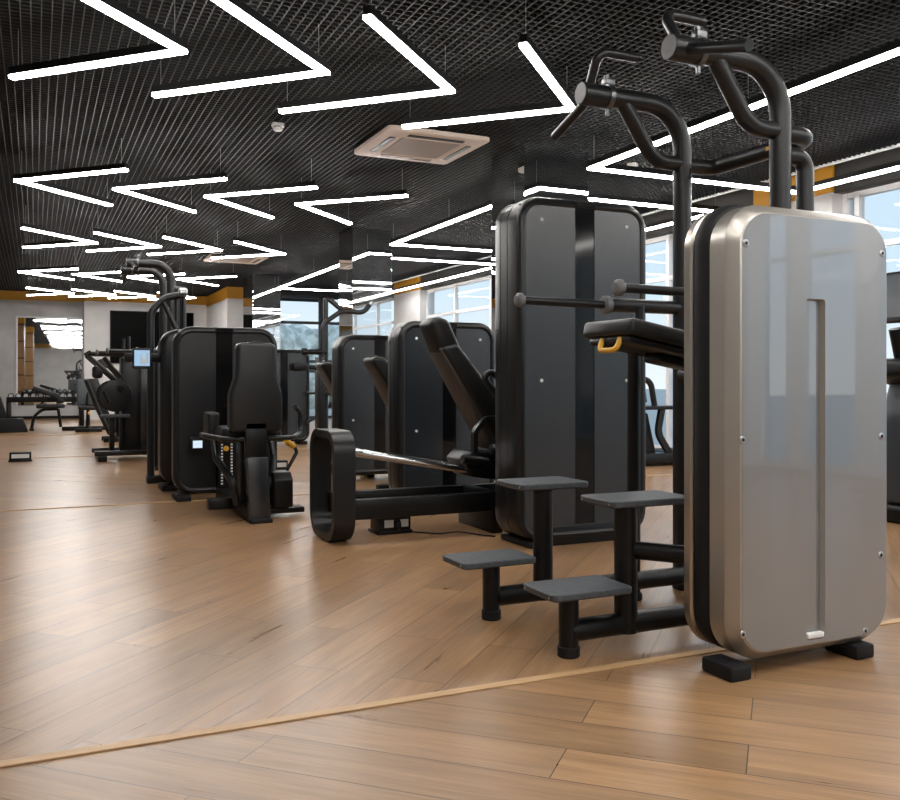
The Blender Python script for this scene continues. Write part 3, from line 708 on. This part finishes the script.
for yy in (12.14, 12.42):
    bm = B(); tube(bm, [(.80,yy,1.29), (.90,yy,1.15), (1.03,yy,1.02)], .02, .06, 10); part('inner_arm', bm, 'tube', p)
bm = B(); box(bm, .66, .78, 12.15, 12.4, 1.02, 1.18, .04, 3); part('chest_pad', bm, 'leather', p)

# slanted machine further back
p = thing('incline_machine', 'black machine with slanted back pad behind the row machine', 'exercise machine', (.85, 16.6, 0))
bm = B(); prism(bm, [(.55,1.02),(.72,1.03),(.86,.55),(1.0,.16),(.92,.12),(.72,.55)], 16.5, 16.85, 'y', .02, 3); part('back_pad', bm, 'leather', p)
bm = B(); tube(bm, [(.55,16.45,1.0), (.74,16.45,.5), (.92,16.45,.1)], .028, .1, 12); tube(bm, [(.55,16.9,1.0), (.74,16.9,.5), (.92,16.9,.1)], .028, .1, 12); part('slanted_frame', bm, 'tube', p)
bm = B(); box(bm, .80, 1.25, 16.4, 16.5, 0, .07, .01); box(bm, .80, 1.25, 16.88, 16.98, 0, .07, .01); box(bm, 1.0, 1.1, 16.5, 16.88, .02, .09, .01); part('base', bm, 'black', p)
bm = B(); box(bm, 1.0, 1.45, 16.5, 17.0, .07, 1.15, .06, 3); part('tower_body', bm, 'shell', p)
bm = B(); tube(bm, [(1.1,16.48,.95), (.85,16.48,1.25), (.75,16.48,1.18)], .026, .08, 12); part('press_arm', bm, 'tube', p)
bm = B(); cyl(bm, (.78,16.46,1.25), (.78,16.62,1.25), .09, 20, .02); part('arm_roller', bm, 'leather', p)

p.location.x += .20; p.location.y -= 1.0
# ------------------------------------------------------------------ bench, rack, dumbbells, boxes
p = thing('adjustable_bench', 'black adjustable bench with raised grey back pad by the mirror', 'bench', (.75, 18.9, 0))
bm = B(); box(bm, .46, .84, 18.98, 19.06, .50, 1.02, .03, 3); part('back_pad', bm, 'greypad', p) if False else None
M['greypad'] = mat('grey vinyl', (.065,.075,.085), .45)
part('back_pad', bm, 'greypad', p)
bm = B(); box(bm, .48, .84, 18.6, 19.0, .42, .50, .03, 3); part('seat_pad', bm, 'leather', p)
bm = B(); tube(bm, [(.66,19.05,.9), (.66,18.9,.40), (.66,18.7,.08)], .03, .1, 12); tube(bm, [(.66,18.9,.40), (.66,19.3,.08)], .03, 0, 12); part('frame', bm, 'black', p)
bm = B(); box(bm, .42, .90, 18.62, 18.70, 0, .07, .01); part('front_foot', bm, 'black', p)
bm = B(); box(bm, .20, 1.12, 19.28, 19.36, 0, .08, .01); part('rear_foot', bm, 'black', p)
bm = B(); cyl(bm, (.64,18.62,.36), (.68,18.62,.36), .03, 14, .005); part('adjust_knob', bm, 'yellow', p)

p.location.x += .28
p = thing('dumbbell_rack', 'black dumbbell rack with one long shelf below the mirror', 'rack', (-.1, 20.2, 0))
bm = B(); box(bm, -.52, .92, 20.02, 20.50, .56, .62, .008); box(bm, -.52, .92, 20.0, 20.03, .55, .66, .006); part('shelf', bm, 'black', p)
for xx in (-.48, .88):
    bm = B(); box(bm, xx-.045, xx+.045, 20.05, 20.13, 0, .58, .01); box(bm, xx-.045, xx+.045, 20.38, 20.46, 0, .58, .01); box(bm, xx-.05, xx+.05, 19.95, 20.6, 0, .06, .01); part('leg', bm, 'black', p)
bm = B(); box(bm, -.48, .88, 20.36, 20.42, .20, .26, .008); part('stretcher', bm, 'black', p)
# second tier of the rack
def dumbbell(label, x, y, z):
    t = thing('dumbbell', label, 'dumbbell', (x, y, z), 'dumbbells on the rack')
    for s in (-1, 1):
        bm = B(); cyl(bm, (x, y+s*.06, z+.058), (x, y+s*.15, z+.058), .058, 12, .010); h = part('head', bm, 'rubber', t)
        bm = B(); cyl(bm, (x, y+s*.148, z+.058), (x, y+s*.153, z+.058), .040, 14); part('end_plate', bm, 'steel', h)
    bm = B(); cyl(bm, (x, y-.07, z+.058), (x, y+.07, z+.058), .016, 12); part('handle', bm, 'chrome', t)
    return t
d0 = None; words = ['first','second','third','fourth','fifth','sixth','seventh','eighth','ninth','tenth']
for k in range(10):
    x = -.44 + k*.136
    lb = 'black dumbbell with steel ends, %s from the left on the rack below the mirror' % words[k]
    if d0 is None: d0 = dumbbell(lb, x, 20.25, .621)
    else: copy_tree(d0, None, (x, 20.25, .621), lb)

p = thing('low_incline_bench', 'black bench with curved front leg between the dumbbell rack and grey bench', 'bench', (.3, 19.3, 0))
bm = B(); tube(bm, [(.02,19.3,.05), (.06,19.3,.28), (.22,19.3,.42), (.50,19.3,.42)], .03, .18, 12); part('curved_leg', bm, 'black', p)
bm = B(); box(bm, -.02,.06,19.12,19.48,0,.05,.012); part('front_foot', bm, 'rubber', p)
bm = B(); box(bm, .10, .62, 19.13, 19.45, .44, .52, .025, 3); part('seat_pad', bm, 'leather', p)
bm = B(); tube(bm, [(.5,19.3,.42), (.55,19.3,.06)], .03, 0, 12); part('rear_leg', bm, 'black', p)
bm = B(); prism(bm, [(.02,.80),(.06,.88),(.5,.74),(.62,.56),(.52,.52),(.40,.66)], 19.15, 19.43, 'y', .02, 3); part('back_pad', bm, 'leather', p)

p.location.x -= .08; p.location.y += .3
p = thing('storage_bin', 'low black rubber bin on the floor at the left edge', 'bin', (-.45, 19.1, 0))
bm = B(); prism(bm, [(-.85,0),(-.12,0),(-.19,.20),(-.21,.24),(-.85,.24)], 19.0, 19.5, 'y', .012); part('body', bm, 'rubber', p)
bm = B(); box(bm, -.85, -.20, 19.0, 19.5, .24, .256, .006); part('lid', bm, 'black', p)
p = thing('storage_bin', 'tall black tapered bin against the wall at far left edge', 'bin', (-.8, 22.6, 0))
bm = B(); prism(bm, [(-1.2,0),(-.52,0),(-.70,.62),(-1.0,.62)], 22.3, 22.8, 'y', .02); part('body', bm, 'rubber', p)
bm = B(); box(bm, -1.0,-.70,22.33,22.77,.615,.64,.006); part('lid', bm, 'black', p)

# ------------------------------------------------------------------ floor boxes with white labels
def floor_box(label, x0, x1, y0, d, h, lever=False):
    p = thing('floor_socket_box', label, 'socket box', ((x0+x1)/2, y0+d/2, 0), 'floor socket boxes')
    bm = B(); box(bm, x0-.01, x1+.01, y0-.01, y0+d+.01, 0, .022, .004); part('base', bm, 'black', p)
    bm = B(); box(bm, x0, x1, y0, y0+d, .02, h, .006); part('body', bm, 'black', p)
    w = x1-x0
    for a, b in (((.18,.46),(.68,.92)) if lever else ((.10,.90),)):
        bm = B(); box(bm, x0+w*a, x0+w*b, y0-.003, y0+.002, h*.38, h*.80); part('label', bm, 'paper', p)
    if lever:
        bm = B(); box(bm, x0+w*.50, x0+w*.66, y0-.03, y0, .025, h*.72, .006); part('plug', bm, 'gloss', p)
    return p
floor_box('black floor socket box with white label, alone on the floor at left', -.285, -.04, 12.2, .12, .115)
floor_box('black floor socket box with two white labels under the leg press', 2.01, 2.235, 5.46, .16, .115, True)
floor_box('black floor socket box with white label on floor right of the hip abductor', 2.35, 2.53, 9.75, .12, .115)
bm = B(); tube(bm, [(2.23,5.44,.01), (2.38,5.30,.006), (2.52,5.36,.006), (2.60,5.16,.006), (2.66,5.08,.006)], .005, .08, 8)
tag(part('power_cable', bm, 'rubber'), 'thin black cable running along the floor from the socket box', 'cable')

# ------------------------------------------------------------------ far tower and pull up frame by the window
p = thing('weight_machine', 'dark weight tower far back beside the far window, right of the hip abductor', 'exercise machine', (3.6, 13.9, 0))
dark_tower(p, 3.05, 3.88, 13.6, 14.0, 1.47, None, False, .05, .14, 'panel')
feet(p, (3.15, 3.78), 13.6, 13.95, .12, .052)
bm = B(); box(bm, 3.58, 3.80, 13.45, 13.6, 1.15, 1.26, .02); part('arm_block', bm, 'black', p)
bm = B(); tube(bm, [(3.8,13.5,.80), (4.0,13.5,.80), (4.02,13.5,.45), (3.8,13.5,.35)], .022, .1, 12); part('handle_loop', bm, 'tube', p)

p = thing('pull_up_frame', 'dark pull up frame with bent overhead arm in front of the far window', 'exercise machine', (3.5, 11.2, 0))
X0 = 3.36; Y0 = 11.2
bm = B(); tube(bm, [(X0,Y0,.05), (X0,Y0,1.72), (X0+.26,Y0,1.90), (X0+.56,Y0,1.88), (X0+.66,Y0,2.02)], .032, .14, 14); part('bent_arm', bm, 'tube', p)
bm = B(); tube(bm, [(X0+.07,Y0+.1,.05), (X0+.07,Y0+.1,2.05), (X0+.12,Y0+.1,2.05), (X0+.28,Y0+.02,1.90)], .034, .05, 14); part('upright', bm, 'tube', p)
bm = B(); tube(bm, [(X0+.64,Y0,1.99), (X0+.665,Y0,2.03)], .034, 0, 12); part('end_grip', bm, 'steel', p)
bm = B(); box(bm, X0-.06, X0+.02, Y0-.05, Y0+.15, .0, 1.30, .01); part('column', bm, 'black', p)
bm = B(); tube(bm, [(X0+.05,Y0,1.36), (X0-.26,Y0,1.36)], .035, 0, 12); tube(bm, [(X0,Y0,1.16), (X0-.18,Y0,1.16)], .03, 0, 12); part('side_arm', bm, 'black', p)
bm = B(); cyl(bm, (X0-.28,Y0,1.36), (X0-.20,Y0,1.36), .045, 14, .01); part('arm_roller', bm, 'black', p)
bm = B(); box(bm, X0-.10, X0+.6, Y0-.1, Y0+.25, 0, .07, .01); part('base', bm, 'black', p)
bm = B(); box(bm, X0+.0, X0+.3, Y0-.05, Y0+.2, .80, .86, .02); part('knee_pad', bm, 'leather', p)

# ------------------------------------------------------------------ cardio machines on the right
def treadmill(label, x0, y0):
    p = thing('treadmill', label, 'treadmill', (x0+.4, y0, 0))
    bm = B(); box(bm, x0, x0+1.25, y0, y0+.70, .02, .15, .03, 3); part('deck', bm, 'shell', p)
    bm = B(); box(bm, x0+.35, x0+1.22, y0+.12, y0+.58, .151, .156); part('belt', bm, 'rubber', p)
    for yy in (y0+.04, y0+.66):
        bm = B(); sweep_rect(bm, [(x0+.42,yy,.13), (x0+.24,yy,.38), (x0+.30,yy,.66)], .05, .07, (0,1,0), .2); part('upright', bm, 'tube', p)
        bm = B(); tube(bm, [(x0+.2,yy,.70), (x0+.14,yy,1.0), (x0-.10,yy,1.02)], .035, .12, 12); part('handlebar', bm, 'tube', p)
    bm = B(); box(bm, x0-.1, x0+.52, y0, y0+.70, .655, .70, .015); cs = part('console', bm, 'shell', p)
    R_ = Matrix.Translation((x0+.10, 0, .70)) @ Matrix.Rotation(math.radians(-10), 4, 'Y')
    bm = B(); box(bm, -.10, .20, y0+.3, y0+.34, 0, .24, .012, 2, R_); part('monitor', bm, 'panel', cs)
    bm = B(); prism(bm, [(x0-.10,.05),(x0-.10,.5),(x0-.02,.62),(x0+.16,.62),(x0+.24,.3),(x0+.30,.05)], y0+.1, y0+.6, 'y', .03, 3); part('motor_cover', bm, 'shell', p)
    return p
treadmill('grey treadmill facing the windows, seen between the tall tower and silver machine', 6.33, 8.45)
p = thing('exercise_bike', 'dark exercise bike at the right edge behind the silver machine', 'exercise bike', (5.8, 4.4, 0))
bm = B(); box(bm, 5.42, 6.35, 4.20, 4.62, .0, .13, .04, 3); part('base', bm, 'black', p)
bm = B(); prism(bm, [(5.44,.13),(5.44,.75),(5.52,1.0),(5.75,1.02),(6.0,.8),(6.2,.4),(6.2,.13)], 4.30, 4.52, 'y', .04, 3); part('shroud', bm, 'bikeblue', p) if 'bikeblue' in M else None
M['bikeblue'] = mat('slate plastic', (.028,.036,.046), .4)
part('shroud', bm, 'bikeblue', p)
bm = B(); tube(bm, [(5.60,4.41,.9), (5.47,4.41,1.36)], .05, 0, 14); part('console_post', bm, 'black', p)
R_ = Matrix.Translation((5.42, 0, 1.40)) @ Matrix.Rotation(math.radians(28), 4, 'Y')
bm = B(); box(bm, -.02, .02, 4.22, 4.60, .0, .42, .012, 2, R_); c_ = part('console', bm, 'black', p)
bm = B(); box(bm, -.024, -.019, 4.25, 4.57, .03, .39, 0, 2, R_); part('screen', bm, 'bikeblue', c_)
bm = B(); tube(bm, [(5.55,4.30,1.08), (5.40,4.25,1.27), (5.36,4.25,1.28)], .025, .06, 12); part('handlebar', bm, 'black', p)
bm = B(); prism(bm, [(5.38,1.02),(5.40,1.14),(5.52,1.16),(5.62,1.05),(5.58,.95)], 4.26, 4.56, 'y', .04, 3); part('front_hub', bm, 'black', p)
bm = B(); prism(bm, [(6.0,1.0),(6.05,1.06),(6.3,1.06),(6.32,1.0)], 4.28, 4.54, 'y', .02, 3); tube(bm, [(6.15,4.41,1.0), (6.1,4.41,.5)], .035, 0, 12); part('saddle', bm, 'leather', p)
bm = B(); tube(bm, [(5.75,4.28,.42), (5.85,4.22,.30)], .02, 0, 10); box(bm, 5.80, 5.92, 4.12, 4.24, .28, .31, .006); part('pedal', bm, 'black', p)

# ------------------------------------------------------------------ world, camera, exposure
w = bpy.data.worlds.new('sky'); S.world = w; w.use_nodes = True
t = w.node_tree; N = t.nodes; L = t.links; bg = N['Background']
tc = N.new('ShaderNodeTexCoord'); sp = N.new('ShaderNodeSeparateXYZ'); rp = N.new('ShaderNodeValToRGB')
e = rp.color_ramp.elements
e[0].position = .0; e[0].color = (.93,.96,.98,1); e[1].position = .7; e[1].color = (.45,.64,.88,1)
x = e.new(.12); x.color = (.70,.84,.95,1)
L.new(tc.outputs['Generated'], sp.inputs[0]); L.new(sp.outputs['Z'], rp.inputs[0]); L.new(rp.outputs[0], bg.inputs['Color'])
bg.inputs['Strength'].default_value = 1.15

cd = bpy.data.cameras.new('camera'); cam = bpy.data.objects.new('camera', cd); COL.objects.link(cam)
cd.sensor_width = 36; cd.sensor_fit = 'HORIZONTAL'; cd.lens = 36
cd.shift_y = -(20/900)
cam.location = (0,0,1.0); cam.rotation_euler = (PI/2, 0, -math.atan2(415,900))
cd.clip_start = .05; cd.clip_end = 500
S.camera = cam
S.view_settings.view_transform = 'Standard'; S.view_settings.look = 'None'
S.view_settings.exposure = 0.0; S.view_settings.gamma = 1; S.view_settings.use_curve_mapping = False
